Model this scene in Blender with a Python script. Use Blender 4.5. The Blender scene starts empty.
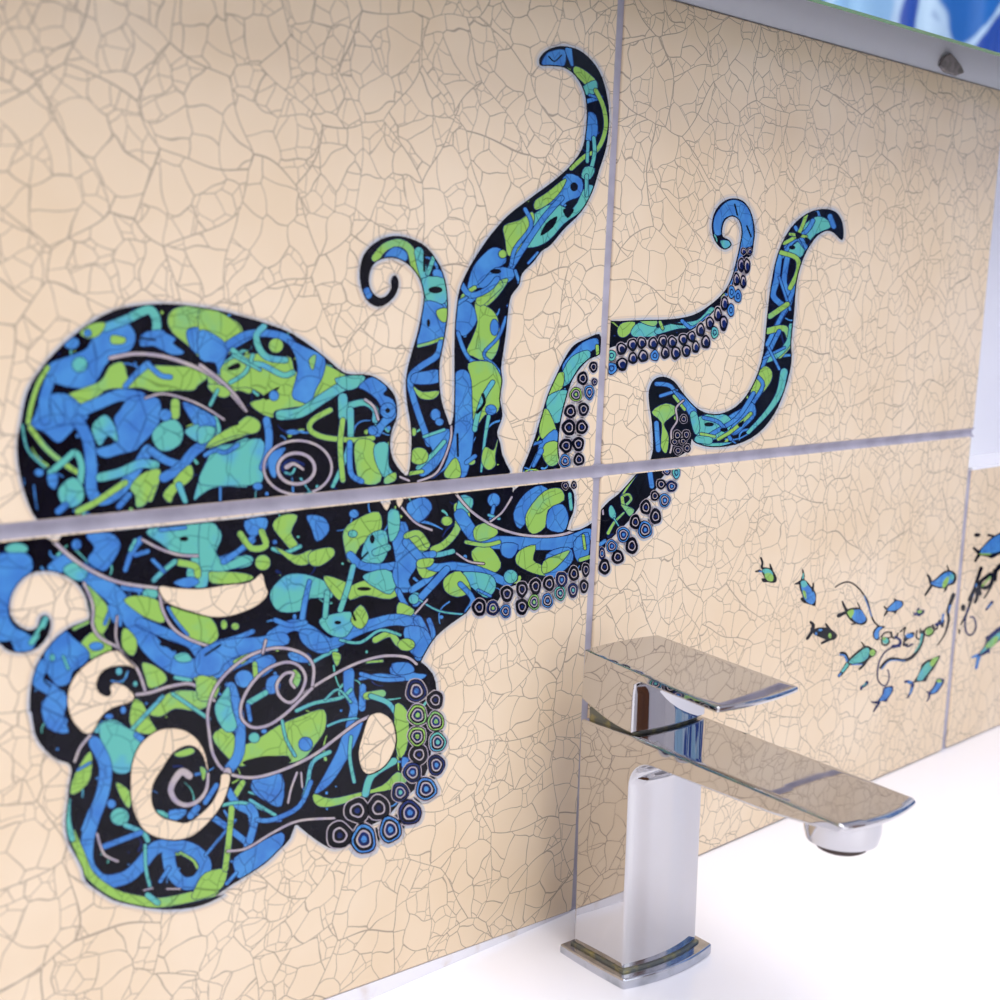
import bpy, bmesh, math, random
from mathutils import Vector, Matrix
from mathutils.geometry import delaunay_2d_cdt
random.seed(7)
COL = bpy.context.scene.collection
PI = math.pi

# ------------------------------------------------------------------ camera
FPX = 1375.35
YAW, PITCH, ROLL = 0.787723, 0.157666, 0.0403400
CAM = Vector((-0.442694, -0.381972, 0.278501))
W, H = 0.343709, 0.2           # tile pitch
cy_, sy_, cp_, sp_ = math.cos(YAW), math.sin(YAW), math.cos(PITCH), math.sin(PITCH)
FWD = Vector((sy_*cp_, cy_*cp_, -sp_))
r0 = Vector((cy_, -sy_, 0)); u0 = r0.cross(FWD)
RGT = r0*math.cos(ROLL) + u0*math.sin(ROLL)
UPV = -r0*math.sin(ROLL) + u0*math.cos(ROLL)

def hit(u, v, axis, val):
    """where the sight line through a photo pixel meets the plane axis=val"""
    d = FWD + RGT*((u-500)/FPX) + UPV*((500-v)/FPX)
    t = (val-CAM[axis])/d[axis]
    return CAM + d*t

def wallmm(u, v):
    p = hit(u, v, 1, 0.0)
    return (p.x*1000, p.z*1000)

# ------------------------------------------------------------------ helpers
def tag(o, label=None, cat=None, group=None, kind=None):
    if label: o['label'] = label
    if cat: o['category'] = cat
    if group: o['group'] = group
    if kind: o['kind'] = kind
    return o

def empty(name, loc):
    o = bpy.data.objects.new(name, None); COL.objects.link(o)
    o.location = loc; o.empty_display_size = .02
    return o

def link(name, bm, mats, parent=None, sharp=35, loc=None):
    me = bpy.data.meshes.new(name)
    bmesh.ops.recalc_face_normals(bm, faces=bm.faces)
    for f in bm.faces: f.smooth = True
    lim = math.radians(sharp)
    for e in bm.edges:
        if len(e.link_faces) == 2 and e.calc_face_angle(0) > lim: e.smooth = False
    bm.to_mesh(me); bm.free()
    if not isinstance(mats, (list, tuple)): mats = [mats]
    for m in mats: me.materials.append(m)
    o = bpy.data.objects.new(name, me); COL.objects.link(o)
    if parent: o.parent = parent
    if loc is not None: o.location = loc
    return o

def bevel(o, w, seg=3, ang=30):
    for e in o.data.edges: e.use_edge_sharp = False
    m = o.modifiers.new('bevel', 'BEVEL'); m.width = w; m.segments = seg
    m.limit_method = 'ANGLE'; m.angle_limit = math.radians(ang)
    m.harden_normals = False
    wn = o.modifiers.new('flat_faces', 'WEIGHTED_NORMAL'); wn.keep_sharp = True; wn.weight = 100
    return o

def box(bm, x0, x1, y0, y1, z0, z1):
    vs = [bm.verts.new((x, y, z)) for x in (x0, x1) for y in (y0, y1) for z in (z0, z1)]
    for q in ((0,1,3,2),(4,6,7,5),(0,4,5,1),(2,3,7,6),(0,2,6,4),(1,5,7,3)):
        bm.faces.new([vs[i] for i in q])

def prism(bm, pts, y0, y1):
    """polygon in x,z extruded from y0 to y1"""
    a = [bm.verts.new((p[0], y0, p[1])) for p in pts]
    b = [bm.verts.new((p[0], y1, p[1])) for p in pts]
    n = len(pts)
    bm.faces.new(a); bm.faces.new(b[::-1])
    for i in range(n):
        bm.faces.new((a[i], a[(i+1) % n], b[(i+1) % n], b[i]))

def lathe(bm, prof, seg=48, c=(0, 0, 0)):
    rings = []
    for r, z in prof:
        rings.append([bm.verts.new((c[0]+r*math.cos(2*PI*k/seg), c[1]+r*math.sin(2*PI*k/seg), c[2]+z)) for k in range(seg)])
    for a, b in zip(rings, rings[1:]):
        for k in range(seg):
            bm.faces.new((a[k], a[(k+1) % seg], b[(k+1) % seg], b[k]))
    bm.faces.new(rings[0]); bm.faces.new(rings[-1][::-1])

def lin(c):
    return tuple(((v/255)/12.92 if v/255 <= .04045 else ((v/255+.055)/1.055)**2.4) for v in c) + (1,)

# ------------------------------------------------------------------ materials
def mat(name, rgb, rough=.5, metal=0, coat=0, spec=.5):
    m = bpy.data.materials.new(name); m.use_nodes = True
    b = m.node_tree.nodes['Principled BSDF']
    b.inputs['Base Color'].default_value = lin(rgb)
    b.inputs['Roughness'].default_value = rough
    b.inputs['Metallic'].default_value = metal
    b.inputs['Coat Weight'].default_value = coat
    b.inputs['Specular IOR Level'].default_value = spec
    return m

class N:
    def __init__(s, nt): s.nt = nt
    def new(s, t, **kw):
        n = s.nt.nodes.new(t)
        for k, v in kw.items(): setattr(n, k, v)
        return n
    def set(s, n, k, v):
        if hasattr(v, 'links') or isinstance(v, bpy.types.NodeSocket): s.nt.links.new(v, n.inputs[k])
        else: n.inputs[k].default_value = v
    def math(s, op, a, b=None, c=None, clamp=False):
        n = s.new('ShaderNodeMath', operation=op, use_clamp=clamp)
        s.set(n, 0, a)
        if b is not None: s.set(n, 1, b)
        if c is not None: s.set(n, 2, c)
        return n.outputs[0]
    def vmath(s, op, a, b=None):
        n = s.new('ShaderNodeVectorMath', operation=op)
        s.set(n, 0, a)
        if b is not None:
            s.set(n, 3 if op == 'SCALE' else 1, b)
        return n.outputs[0]
    def comb(s, x, y, z):
        n = s.new('ShaderNodeCombineXYZ')
        s.set(n, 0, x); s.set(n, 1, y); s.set(n, 2, z)
        return n.outputs[0]
    def mix(s, f, a, b):
        n = s.new('ShaderNodeMix', data_type='RGBA')
        s.set(n, 'Factor', f)
        for k, v in (('A', a), ('B', b)):
            i = [q for q in n.inputs if q.name == k and q.type == 'RGBA'][0]
            if isinstance(v, bpy.types.NodeSocket): s.nt.links.new(v, i)
            else: i.default_value = v
        return [q for q in n.outputs if q.type == 'RGBA'][0]

# crackle group: outputs how strongly a craze line runs through this point of the glaze
def crackle_group():
    g = bpy.data.node_groups.new('crackle', 'ShaderNodeTree')
    g.interface.new_socket('Line', in_out='OUTPUT', socket_type='NodeSocketFloat')
    n = N(g)
    out = n.new('NodeGroupOutput')
    pos = n.new('ShaderNodeNewGeometry').outputs['Position']
    sep = n.new('ShaderNodeSeparateXYZ'); n.set(sep, 0, pos)
    x, z = sep.outputs[0], sep.outputs[2]
    tx = n.math('FLOOR', n.math('DIVIDE', x, W)); tz = n.math('FLOOR', n.math('DIVIDE', z, H))
    off = n.math('ADD', n.math('MULTIPLY', tx, 3.37), n.math('MULTIPLY', tz, 1.913))
    p = n.comb(n.math('ADD', x, off), n.math('ADD', z, n.math('MULTIPLY', off, .7)), 0.0)
    def warp(p, scale, amp):
        t = n.new('ShaderNodeTexNoise', noise_dimensions='2D')
        n.set(t, 'Vector', p); n.set(t, 'Scale', scale); n.set(t, 'Detail', 1.0)
        d = n.vmath('SUBTRACT', t.outputs['Color'], (.5, .5, .5))
        d = n.vmath('SCALE', d, amp)
        return n.vmath('ADD', p, d)
    def vor(p, scale, width, rnd=1.0, cell=False):
        e = n.new('ShaderNodeTexVoronoi', voronoi_dimensions='2D', feature='DISTANCE_TO_EDGE')
        n.set(e, 'Vector', p); n.set(e, 'Scale', scale); n.set(e, 'Randomness', rnd)
        w = width*scale*.5
        ln = n.new('ShaderNodeMapRange', interpolation_type='SMOOTHSTEP')
        n.set(ln, 'Value', e.outputs['Distance']); n.set(ln, 'From Min', w*.35); n.set(ln, 'From Max', w*1.25)
        n.set(ln, 'To Min', 1.0); n.set(ln, 'To Max', 0.0)
        c = None
        if cell:
            f = n.new('ShaderNodeTexVoronoi', voronoi_dimensions='2D', feature='F1')
            n.set(f, 'Vector', p); n.set(f, 'Scale', scale); n.set(f, 'Randomness', rnd)
            c = f.outputs['Color']
        return ln.outputs[0], c
    p1 = warp(p, 16, .034)
    l1, c1 = vor(p1, 34, .00050, cell=True)
    p2 = n.vmath('ADD', warp(p, 60, .0085), n.vmath('SCALE', c1, 1.7))
    l2, c2 = vor(p2, 86, .00050, cell=True)
    p3 = n.vmath('ADD', warp(p, 80, .003), n.vmath('SCALE', c2, 2.3))
    l3, _ = vor(p3, 140, .00044)
    s2 = n.new('ShaderNodeSeparateColor'); n.set(s2, 0, c2)
    l3 = n.math('MULTIPLY', l3, n.math('GREATER_THAN', s2.outputs[0], .60))
    m = n.math('MAXIMUM', n.math('MAXIMUM', l1, n.math('MULTIPLY', l2, .92)), n.math('MULTIPLY', l3, .8))
    n.set(out, 0, m)
    return g
CRK = crackle_group()

def glaze(name, rgb, rgb2=None, line=(140, 128, 116), k=.76, ns=90, thr=(.35, .65), rough=.09, bump=.00006):
    m = bpy.data.materials.new(name); m.use_nodes = True
    nt = m.node_tree; n = N(nt)
    b = nt.nodes['Principled BSDF']
    g = n.new('ShaderNodeGroup'); g.node_tree = CRK
    geo = n.new('ShaderNodeNewGeometry')
    base = lin(rgb)
    if rgb2:
        t = n.new('ShaderNodeTexNoise'); n.set(t, 'Vector', geo.outputs['Position']); n.set(t, 'Scale', float(ns)); n.set(t, 'Detail', 3.0)
        mr = n.new('ShaderNodeMapRange'); n.set(mr, 0, t.outputs[0]); n.set(mr, 1, thr[0]); n.set(mr, 2, thr[1])
        base = n.mix(mr.outputs[0], lin(rgb), lin(rgb2))
    c = n.mix(n.math('MULTIPLY', g.outputs[0], k), base, lin(line))
    n.set(b, 'Base Color', c)
    n.set(b, 'Roughness', rough); n.set(b, 'Specular IOR Level', .16)
    t2 = n.new('ShaderNodeTexNoise'); n.set(t2, 'Vector', geo.outputs['Position']); n.set(t2, 'Scale', 45.0); n.set(t2, 'Detail', 2.0)
    h = n.math('SUBTRACT', n.math('MULTIPLY', t2.outputs[0], 2.0), n.math('MULTIPLY', g.outputs[0], .35))
    bp = n.new('ShaderNodeBump'); n.set(bp, 'Height', h); n.set(bp, 'Strength', .35); n.set(bp, 'Distance', bump*2)
    nt.links.new(bp.outputs[0], b.inputs['Normal'])
    return m

CREAM = (228, 205, 174)
M_tile = glaze('cream_crackle_glaze', CREAM, (234, 214, 187), ns=14)
M_ink  = glaze('black_glaze', (9, 8, 14), (16, 15, 26), line=(5, 5, 8), k=.3)
M_blue = glaze('blue_glaze', (62, 116, 188), (76, 140, 202), line=(20, 40, 90), k=.55, ns=120)
M_green= glaze('green_glaze', (144, 186, 88), (122, 180, 122), line=(60, 90, 40), k=.6, ns=70, thr=(.52, .72))
M_teal = glaze('turquoise_glaze', (96, 178, 166), (84, 156, 196), line=(30, 80, 90), k=.6, ns=90, thr=(.5, .72))
M_line = glaze('pale_incised_line', (186, 174, 172), (160, 150, 168), k=.2, ns=200)
M_halo = glaze('blue_bleed', (196, 190, 184), (178, 184, 196), ns=60, k=.7)
M_halo2= glaze('faint_blue_bleed', (220, 199, 174), (208, 196, 182), ns=60, k=.75)
M_navy = glaze('navy_glaze', (26, 44, 104), (16, 24, 62), line=(5, 5, 8), k=.2)
GM = [M_ink, M_blue, M_green, M_teal, M_line, M_halo, M_halo2, M_navy, M_tile]
GI = {'k': 0, 'b': 1, 'g': 2, 't': 3, 'l': 4, 'h': 5, 'i': 6, 'n': 7, 'c': 8}

def noisy(name, a, c, scale, rough, thr=(.4, .6), metal=0, bump=0, spec=.5):
    m = mat(name, a, rough, metal, spec=spec); nt = m.node_tree; n = N(nt); b = nt.nodes['Principled BSDF']
    geo = n.new('ShaderNodeNewGeometry')
    t = n.new('ShaderNodeTexNoise'); n.set(t, 'Vector', geo.outputs['Position']); n.set(t, 'Scale', float(scale)); n.set(t, 'Detail', 4.0)
    mr = n.new('ShaderNodeMapRange'); n.set(mr, 0, t.outputs[0]); n.set(mr, 1, thr[0]); n.set(mr, 2, thr[1])
    n.set(b, 'Base Color', n.mix(mr.outputs[0], lin(a), lin(c)))
    if bump:
        bp = n.new('ShaderNodeBump'); n.set(bp, 'Height', t.outputs[0]); n.set(bp, 'Distance', bump); n.set(bp, 'Strength', .5)
        nt.links.new(bp.outputs[0], b.inputs['Normal'])
    return m

M_grout = noisy('grey_grout', (160, 156, 170), (176, 172, 186), 60, .8, bump=.0005)
M_wall  = noisy('white_wall_paint', (232, 231, 240), (240, 240, 246), 6, .6)
M_basin = mat('white_ceramic', (247, 245, 250), .16)
M_seal  = noisy('white_silicone', (236, 234, 240), (214, 200, 190), 60, .4, thr=(.55, .75))
M_chrome= mat('chrome', (226, 226, 232), .035, 1)
# limescale film: faint roughness change on the chrome
def chrome(name, col, r0, r1, scale):
    m = mat(name, col, r0, 1); n = N(m.node_tree); b = m.node_tree.nodes['Principled BSDF']
    geo = n.new('ShaderNodeNewGeometry')
    t = n.new('ShaderNodeTexNoise'); n.set(t, 'Vector', geo.outputs['Position']); n.set(t, 'Scale', float(scale)); n.set(t, 'Detail', 5.0)
    mr = n.new('ShaderNodeMapRange'); n.set(mr, 0, t.outputs[0]); n.set(mr, 1, .45); n.set(mr, 2, .75); n.set(mr, 3, r0); n.set(mr, 4, r1)
    n.set(b, 'Roughness', mr.outputs[0])
    return m
M_chrome = chrome('chrome', (198, 196, 197), .02, .06, 70)
M_scale = noisy('limescaled_chrome', (112, 116, 112), (168, 160, 110), 260, .35, thr=(.5, .72), metal=.7, bump=.0006)
M_plate = noisy('worn_chrome', (196, 198, 206), (150, 156, 160), 120, .16, thr=(.45, .8), metal=1)
M_dark  = mat('dark_rubber', (60, 44, 38), .5)
M_brown = mat('undershadow_brown', (96, 84, 76), .8)  # brown carries the shadow seen beneath the mirror's glass edge
M_edge  = mat('green_glass_edge', (70, 165, 120), .15)
M_mirror= mat('mirror_silver', (235, 240, 244), .01, 1)
M_plaster = noisy('bare_grey_plaster', (150, 142, 140), (122, 116, 114), 300, .9, bump=.001)

# ------------------------------------------------------------------ shape tracing on the wall plane
def smooth_closed(pts, k=4):
    n = len(pts); o = []
    for i in range(n):
        p0, p1, p2, p3 = pts[i-1], pts[i], pts[(i+1) % n], pts[(i+2) % n]
        for j in range(k):
            t = j/k
            o.append(tuple(.5*((2*p1[a]) + (-p0[a]+p2[a])*t + (2*p0[a]-5*p1[a]+4*p2[a]-p3[a])*t*t + (-p0[a]+3*p1[a]-3*p2[a]+p3[a])*t**3) for a in (0, 1)))
    return o
def smooth_open(pts, k=4):
    q = [pts[0]] + list(pts) + [pts[-1]]; o = []
    m = len(pts[0])
    for i in range(1, len(q)-2):
        p0, p1, p2, p3 = q[i-1], q[i], q[i+1], q[i+2]
        for j in range(k):
            t = j/k
            o.append(tuple(.5*((2*p1[a]) + (-p0[a]+p2[a])*t + (2*p0[a]-5*p1[a]+4*p2[a]-p3[a])*t*t + (-p0[a]+3*p1[a]-3*p2[a]+p3[a])*t**3) for a in range(m)))
    o.append(tuple(pts[-1])); return o

def outline(pts, w, kk=4):
    """polygon round a polyline; w a number or a list of widths"""
    n = len(pts); k = kk if n > 2 else 1
    ws = [w]*n if not isinstance(w, (list, tuple)) else [w[0]+(w[-1]-w[0])*i/(n-1) if len(w) == 2 else w[i] for i in range(n)]
    q = smooth_open([(p[0], p[1], ws[i]) for i, p in enumerate(pts)], k)
    L, R = [], []
    for i, (x, y, ww) in enumerate(q):
        a = q[max(i-1, 0)]; b = q[min(i+1, len(q)-1)]
        dx, dy = b[0]-a[0], b[1]-a[1]; d = math.hypot(dx, dy) or 1
        nx, ny = -dy/d*ww/2, dx/d*ww/2
        L.append((x+nx, y+ny)); R.append((x-nx, y-ny))
        if i in (0, len(q)-1):
            dirx, diry = (dx/d, dy/d) if i else (-dx/d, -dy/d)
            cap = []
            for s in (-1, 0, 1):
                an = s*PI/4
                cx, cy = dirx*math.cos(an)-diry*math.sin(an), dirx*math.sin(an)+diry*math.cos(an)
                cap.append((x+cx*ww/2, y+cy*ww/2))
            if i == 0: cap0 = cap
            else: cap1 = cap
    # start: cap0 goes around from R[0] to L[0]
    def order(cap, a):
        return cap if math.dist(cap[0], a) < math.dist(cap[-1], a) else cap[::-1]
    return L + order(cap1, L[-1]) + R[::-1] + order(cap0, R[0])

FR = {'A': (0, 280, 4), 'B': (200, 280, 4), 'C': (340, 30, 25/7), 'D': (400, 280, 1/.22), 'E': (590, 180, 1/.27),
      'F': (0, 480, 4), 'G': (200, 480, 4), 'H': (400, 440, 1/.3), 'I': (30, 660, 4), 'J': (200, 640, 1/.26),
      'K': (590, 440, 1/.14), 'L': (840, 560, 1/.12), 'M': (740, 540, 1/.12), 'N': (900, 500, 5), 'O': (840, 640, 1/.12),
      'P': (0, 0, 1)}
def px(fr, pts):
    x0, y0, s = FR[fr]
    return [(x0+p[0]/s, y0+p[1]/s) for p in pts]
def pairs(s):
    v = [float(t) for t in s.replace(',', ' ').split()]
    return list(zip(v[::2], v[1::2]))
def ell(cx, cy, rx, ry, n=18):
    return [(cx+rx*math.cos(2*PI*i/n), cy+ry*math.sin(2*PI*i/n)) for i in range(n)]

def inside(p, poly):
    x, y = p; w = 0; n = len(poly)
    for i in range(n):
        x0, y0 = poly[i-1]; x1, y1 = poly[i]
        if y0 <= y:
            if y1 > y and (x1-x0)*(y-y0)-(x-x0)*(y1-y0) > 0: w += 1
        elif y1 <= y and (x1-x0)*(y-y0)-(x-x0)*(y1-y0) < 0: w -= 1
    return w != 0

class Art:
    """flat glazed drawing: silhouettes, holes and colour patches resolved into one sheet of faces"""
    def __init__(s, clip, rim=True): s.clip = clip; s.rim = rim; s.sil = []; s.hole = []; s.col = []; s.halo = []
    def S(s, pts, halo=True, smooth=3):
        q = smooth_closed(pts, smooth); s.sil.append(q)
        if halo:
            m = pts
            s.halo.append(('i', outline(list(m)+[m[0]], 9.0))); s.halo.append(('h', outline(list(m)+[m[0]], 4.5)))
    def hole_(s, pts): s.hole.append(smooth_closed(pts, 3))
    def blobs(s, fr, text):
        """lines:  colour [w<width>|e] numbers ;   plain = filled blob, w = brush stroke, e = ellipse cx cy rx ry"""
        sc = FR[fr][2]
        for ln in text.strip().split('\n'):
            ln = ln.strip()
            if not ln: continue
            c, rest = ln[0], ln[1:].strip()
            if rest[0] == 'w':
                w, rest = rest[1:].split(' ', 1)
                ws = [float(t)/sc for t in w.split('-')]
                pts = px(fr, pairs(rest))
                ww = ws[0] if len(ws) == 1 else ws
                if c == 'l':
                    mx = [t+1.6 for t in ws]
                    s.col.append(('k', outline(pts, mx[0] if len(mx) == 1 else mx, 8)))
                elif c in 'bgt' and s.rim:
                    mx = [t+1.5 for t in ws]
                    s.col.append(('n', outline(pts, mx[0] if len(mx) == 1 else mx)))
                s.col.append((c, outline(pts, ww, 8 if c == 'l' else 4)))
            elif rest[0] == 'o':
                v = [float(t) for t in rest[1:].replace(',', ' ').split()]
                q = ell(v[0], v[1], v[2], v[3], 36); q = px(fr, q+[q[0]])
                s.col.append(('k', outline(q, v[4]/sc+1.6, 1))); s.col.append((c, outline(q, v[4]/sc, 1)))
            elif rest[0] == 'e':
                v = [float(t) for t in rest[1:].replace(',', ' ').split()]
                if c in 'bgt' and s.rim: s.col.append(('n', px(fr, ell(v[0], v[1], v[2]+.8*sc, v[3]+.8*sc))))
                s.col.append((c, px(fr, ell(*v))))
            else:
                q = smooth_closed(px(fr, pairs(rest)), 3)
                if c in 'bgt' and s.rim: s.col.append(('n', outline(q+[q[0]], 1.6, 1)))
                s.col.append((c, q))
    def spatter(s, x0, y0, x1, y1, n, seed):
        rn = random.Random(seed); extra = []
        for i in range(n):
            x, y = rn.uniform(x0, x1), rn.uniform(y0, y1); c = rn.choice('bbtgbn')
            if rn.random() < .45:
                r = rn.uniform(.7, 2.2); extra.append((c, ell(x, y, r, r*rn.uniform(.7, 1.3), 9)))
            else:
                a = rn.uniform(0, 2*PI); L = rn.uniform(8, 26); b = rn.uniform(-.8, .8)
                p = [(x, y)]
                for k in range(3):
                    a += b; p.append((p[-1][0]+math.cos(a)*L/3, p[-1][1]+math.sin(a)*L/3))
                extra.append((c, outline(p, [rn.uniform(1.2, 3.4), rn.uniform(.5, 1.2)], 3)))
        s.col = extra+s.col
    def build(s, name, parent, y, origin, free=False):
        clip = s.clip
        for q in s.sil: s.col.append(('k', outline(q+[q[0]], 2.6, 1)))
        for q in s.hole: s.col.append(('k', outline(q+[q[0]], 2.6, 1)))
        shapes = [('S', p) for p in s.sil] + [('X', p) for p in s.hole] + [(c, p) for c, p in s.col] + [('H'+c, p) for c, p in s.halo]
        V, Ed, polys = [], [], []
        for t, p in shapes:
            q = [wallmm(*a) for a in p]
            # keep inside a box somewhat larger than the tile to save work
            r = [q[0]]
            for a in q[1:]:
                if math.dist(a, r[-1]) > .05: r.append(a)
            if math.dist(r[0], r[-1]) <= .05 and len(r) > 3: r.pop()
            if len(r) < 3: continue
            bb = (min(a[0] for a in r), min(a[1] for a in r), max(a[0] for a in r), max(a[1] for a in r))
            polys.append((t, r, bb))
            i0 = len(V); V += [Vector(a) for a in r]
            Ed += [(i0+i, i0+(i+1) % len(r)) for i in range(len(r))]
        x0, z0, x1, z1 = [v*1000 for v in clip]
        i0 = len(V); V += [Vector(a) for a in ((x0, z0), (x1, z0), (x1, z1), (x0, z1))]
        Ed += [(i0, i0+1), (i0+1, i0+2), (i0+2, i0+3), (i0+3, i0)]
        vo, eo, fo, _, _, _ = delaunay_2d_cdt(V, Ed, [], 0, 1e-4)
        colp = [q for q in polys if q[0] not in ('S', 'X') and q[0][0] != 'H'][::-1]
        silp = [q for q in polys if q[0] == 'S']; holp = [q for q in polys if q[0] == 'X']; halp = [q for q in polys if q[0][0] == 'H'][::-1]
        def inn(c, q):
            b = q[2]
            return b[0] <= c[0] <= b[2] and b[1] <= c[1] <= b[3] and inside(c, q[1])
        bm = bmesh.new(); vm = {}
        ox, oy, oz = origin
        for f in fo:
            a, b, c = [vo[i] for i in f[:3]]
            ar = abs((b.x-a.x)*(c.y-a.y)-(c.x-a.x)*(b.y-a.y))
            if ar < 1e-5: continue
            ce = ((a.x+b.x+c.x)/3, (a.y+b.y+c.y)/3)
            if not (x0 < ce[0] < x1 and z0 < ce[1] < z1): continue
            k = None
            if (free or any(inn(ce, q) for q in silp)) and not any(inn(ce, q) for q in holp):
                k = None if free else 'k'
                for q in colp:
                    if inn(ce, q): k = q[0]; break
            else:
                for q in halp:
                    if inn(ce, q): k = q[0][1]; break
            if k is None: continue
            vs = []
            for i in f:
                if i not in vm: vm[i] = bm.verts.new((vo[i].x/1000-ox, y-oy, vo[i].y/1000-oz))
                vs.append(vm[i])
            try: fc = bm.faces.new(vs)
            except ValueError: continue
            fc.material_index = GI[k]
            fc.normal_update()
            if fc.normal.y > 0: fc.normal_flip()
        me = bpy.data.meshes.new(name); bm.to_mesh(me); bm.free()
        for m in GM: me.materials.append(m)
        o = bpy.data.objects.new(name, me); COL.objects.link(o); o.parent = parent
        return o

def suckers(fr, text, parent, tile_origin, clip, style='ring'):
    """each: cx cy rx ry colour-letter"""
    x0, y0, s = FR[fr]; rnd = random.Random(3)
    for ln in text.strip().split(';'):
        v = ln.split()
        if not v: continue
        cx, cy, rx, ry = [float(t) for t in v[:4]]; c = v[4] if len(v) > 4 else 'k'
        bm = bmesh.new()
        if style == 'ring':
            lay = [(1.30, 'h', 0, 0), (1.09, 'l', 0, 0), (1.0, 'k', 0, 0), (.90, 'k' if c == 'k' else ('n' if rnd.random() < .3 else c), .0, .0), (.76, 'k', 0, .03), (.58, 'l', 0, 0), (.45, 'k' if c == 'k' else 'n', 0, 0), (.22, c if c != 'k' else 'n', 0, 0)]
        else:
            lay = [(1.28, 'h', 0, 0), (1.10, 'l', 0, 0), (1.0, 'k', 0, 0), (.62, 'l', 0, -.08), (.50, 'n' , .1, .08)] if c == 'k' else [(1.28, 'h', 0, 0), (1.08, 'l', 0, 0), (1.0, 'k', 0, 0), (.84, c, 0, 0), (.50, 'n', 0, 0), (.30, c, 0, 0)]
        for li, (k, m, dx, dy) in enumerate(lay):
            vs = []
            for i in range(18):
                a = 2*PI*i/18; wob = 1+.05*math.sin(3*a+cx)+.03*math.sin(5*a+cy)
                u, w = x0+(cx+dx*rx+rx*k*wob*math.cos(a))/s, y0+(cy+dy*ry+ry*k*wob*math.sin(a))/s
                p = hit(u, w, 1, 0)
                px_ = min(max(p.x, clip[0]), clip[2]); pz_ = min(max(p.z, clip[1]), clip[3])
                vs.append(bm.verts.new((px_-tile_origin[0], (-.00010 if li == 0 else -.00019-.00003*li)-tile_origin[1], pz_-tile_origin[2])))
            f = bm.faces.new(vs); f.material_index = GI[m]; f.normal_update()
            if f.normal.y > 0: f.normal_flip()
        me = bpy.data.meshes.new('sucker'); bm.to_mesh(me); bm.free()
        for m in GM: me.materials.append(m)
        o = bpy.data.objects.new('sucker', me); COL.objects.link(o); o.parent = parent

# ------------------------------------------------------------------ tiles
G = .0024      # half joint
slantx = hit(320, 1000, 1, 0)
def tile_mesh(pts, origin, r=.0022):
    """rounded-corner slab, front at y=0"""
    q = []
    n = len(pts)
    for i in range(n):
        p = Vector(pts[i]); a = (Vector(pts[i-1])-p).normalized(); b = (Vector(pts[(i+1) % n])-p).normalized()
        for k in range(5):
            t = k/4
            q.append(((p+a*r*(1-t)**2+b*r*t**2).x-origin[0], (p+a*r*(1-t)**2+b*r*t**2).y-origin[2]))
    bm = bmesh.new(); prism(bm, q, 0, .008)
    return bm
def make_tile(pts, label):
    org = (sum(p[0] for p in pts)/len(pts), 0.0, min(p[1] for p in pts))
    root = empty('ceramic_tile', org)
    tag(root, label, 'tile', 'crackle glazed tiles of the splashback')
    o = link('glazed_slab', tile_mesh(pts, org), M_tile, root)
    bevel(o, .0009, 3, 50)
    return root, org
XL, XR = -.3500, .70
Z3 = hit(985, 467.5, 1, 0).z
T = {}
zs = slantx.z + (slantx.z-.0016)*(XL-slantx.x)/(slantx.x)
T['TL'] = make_tile([(-W+G, H+G), (-G, H+G), (-G, 2*H-.0015), (-W+G, 2*H-.0015)], 'upper left cream crackle tile with octopus head and tall raised tentacle')
T['TR'] = make_tile([(G, H+G), (W-G*.6, H+G), (W-G*.6, 2*H-.0015), (G, 2*H-.0015)], 'upper right cream crackle tile with curled tentacle tip and S shaped tentacle')
zl = .0016+(slantx.z-.0016)*(-W+G)/slantx.x
T['BL'] = make_tile([(-W+G, zl), (-G, .0007), (-G, H-G), (-W+G, H-G)], 'lower left cream crackle tile with coiled lower arms of the octopus')
T['BR'] = make_tile([(G, .0007), (W-.0030, .0007), (W-.0030, H-G), (G, H-G)], 'lower cream crackle tile behind the tap with small blue fish shoal')
T['RR'] = make_tile([(W+.0030, .0007), (2*W-G, .0007), (2*W-G, Z3), (W+.0030, Z3)], 'lower cream tile at right edge with large blue fish, under white recess')

# ---- upper left tile art
cl = (-W+G+.0005, H+G+.0004, -G-.0004, 2*H-.002)
a = Art(cl)
a.S(px('P', pairs('''37,520 25,495 18,465 17,440 21,420 27,392 42,367 62,345 87,325 112,311 140,305 175,304 212,309 237,315 262,322 287,331 305,342 325,357 340,370 350,374
 370,375 385,384 395,397 397,415 392,430 390,442 392,457 400,470 408,474 411,445 410,423 406.6,403 405.5,381 409,361 417.6,331 423,302 422.6,291 418.4,278 410,266.6 399,259.6 387.6,258
 376,262 370,271 368.8,282 372,291.8 379,297.4 386,295.5 391,288 390.4,281 393,275.5 397,277 398.5,285 394.6,296 386,304 376.4,306.7 366.6,300.5 361,288 359.4,271 363.8,254 376.4,241.5 393,235.8
 410,238.4 426.8,247.5 440.5,267 446.6,287.6 448,310 446.6,325 443,346 439.6,364 439.6,386 442,403 447,418 450,425 453,415 454,390 454,368 454,346 454.6,324 456,309 459,290 466,273 477,254 491,234
 508,215 530,198 553,181 569.6,166 581,150 585,133.6 586.4,111 583.6,91.6 575,76 564,68 550,66 540,65.5 539.4,58 547,50 561,46 578,49.6 592,61 602,77.6 607.6,100 609,122.4 606,147.6 599,170
 592,192.4 581,212 564,229 550,245.6 541.6,251 533,262.4 522,273.6 519,285 511,296 508,311 505.6,335 503.4,350 501,368 502.3,381 500,399 502.3,416 497,432 500,443 502,454 505.6,463 507,476 460,485 200,505 60,525''')), smooth=3)
a.S(px('D', pairs('905,245 850,265 790,295 750,350 710,430 670,520 640,620 610,720 580,800 555,880 640,875 725,865 720,780 722,700 735,620 755,540 780,460 820,400 860,360 905,340 915,300')))
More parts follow.
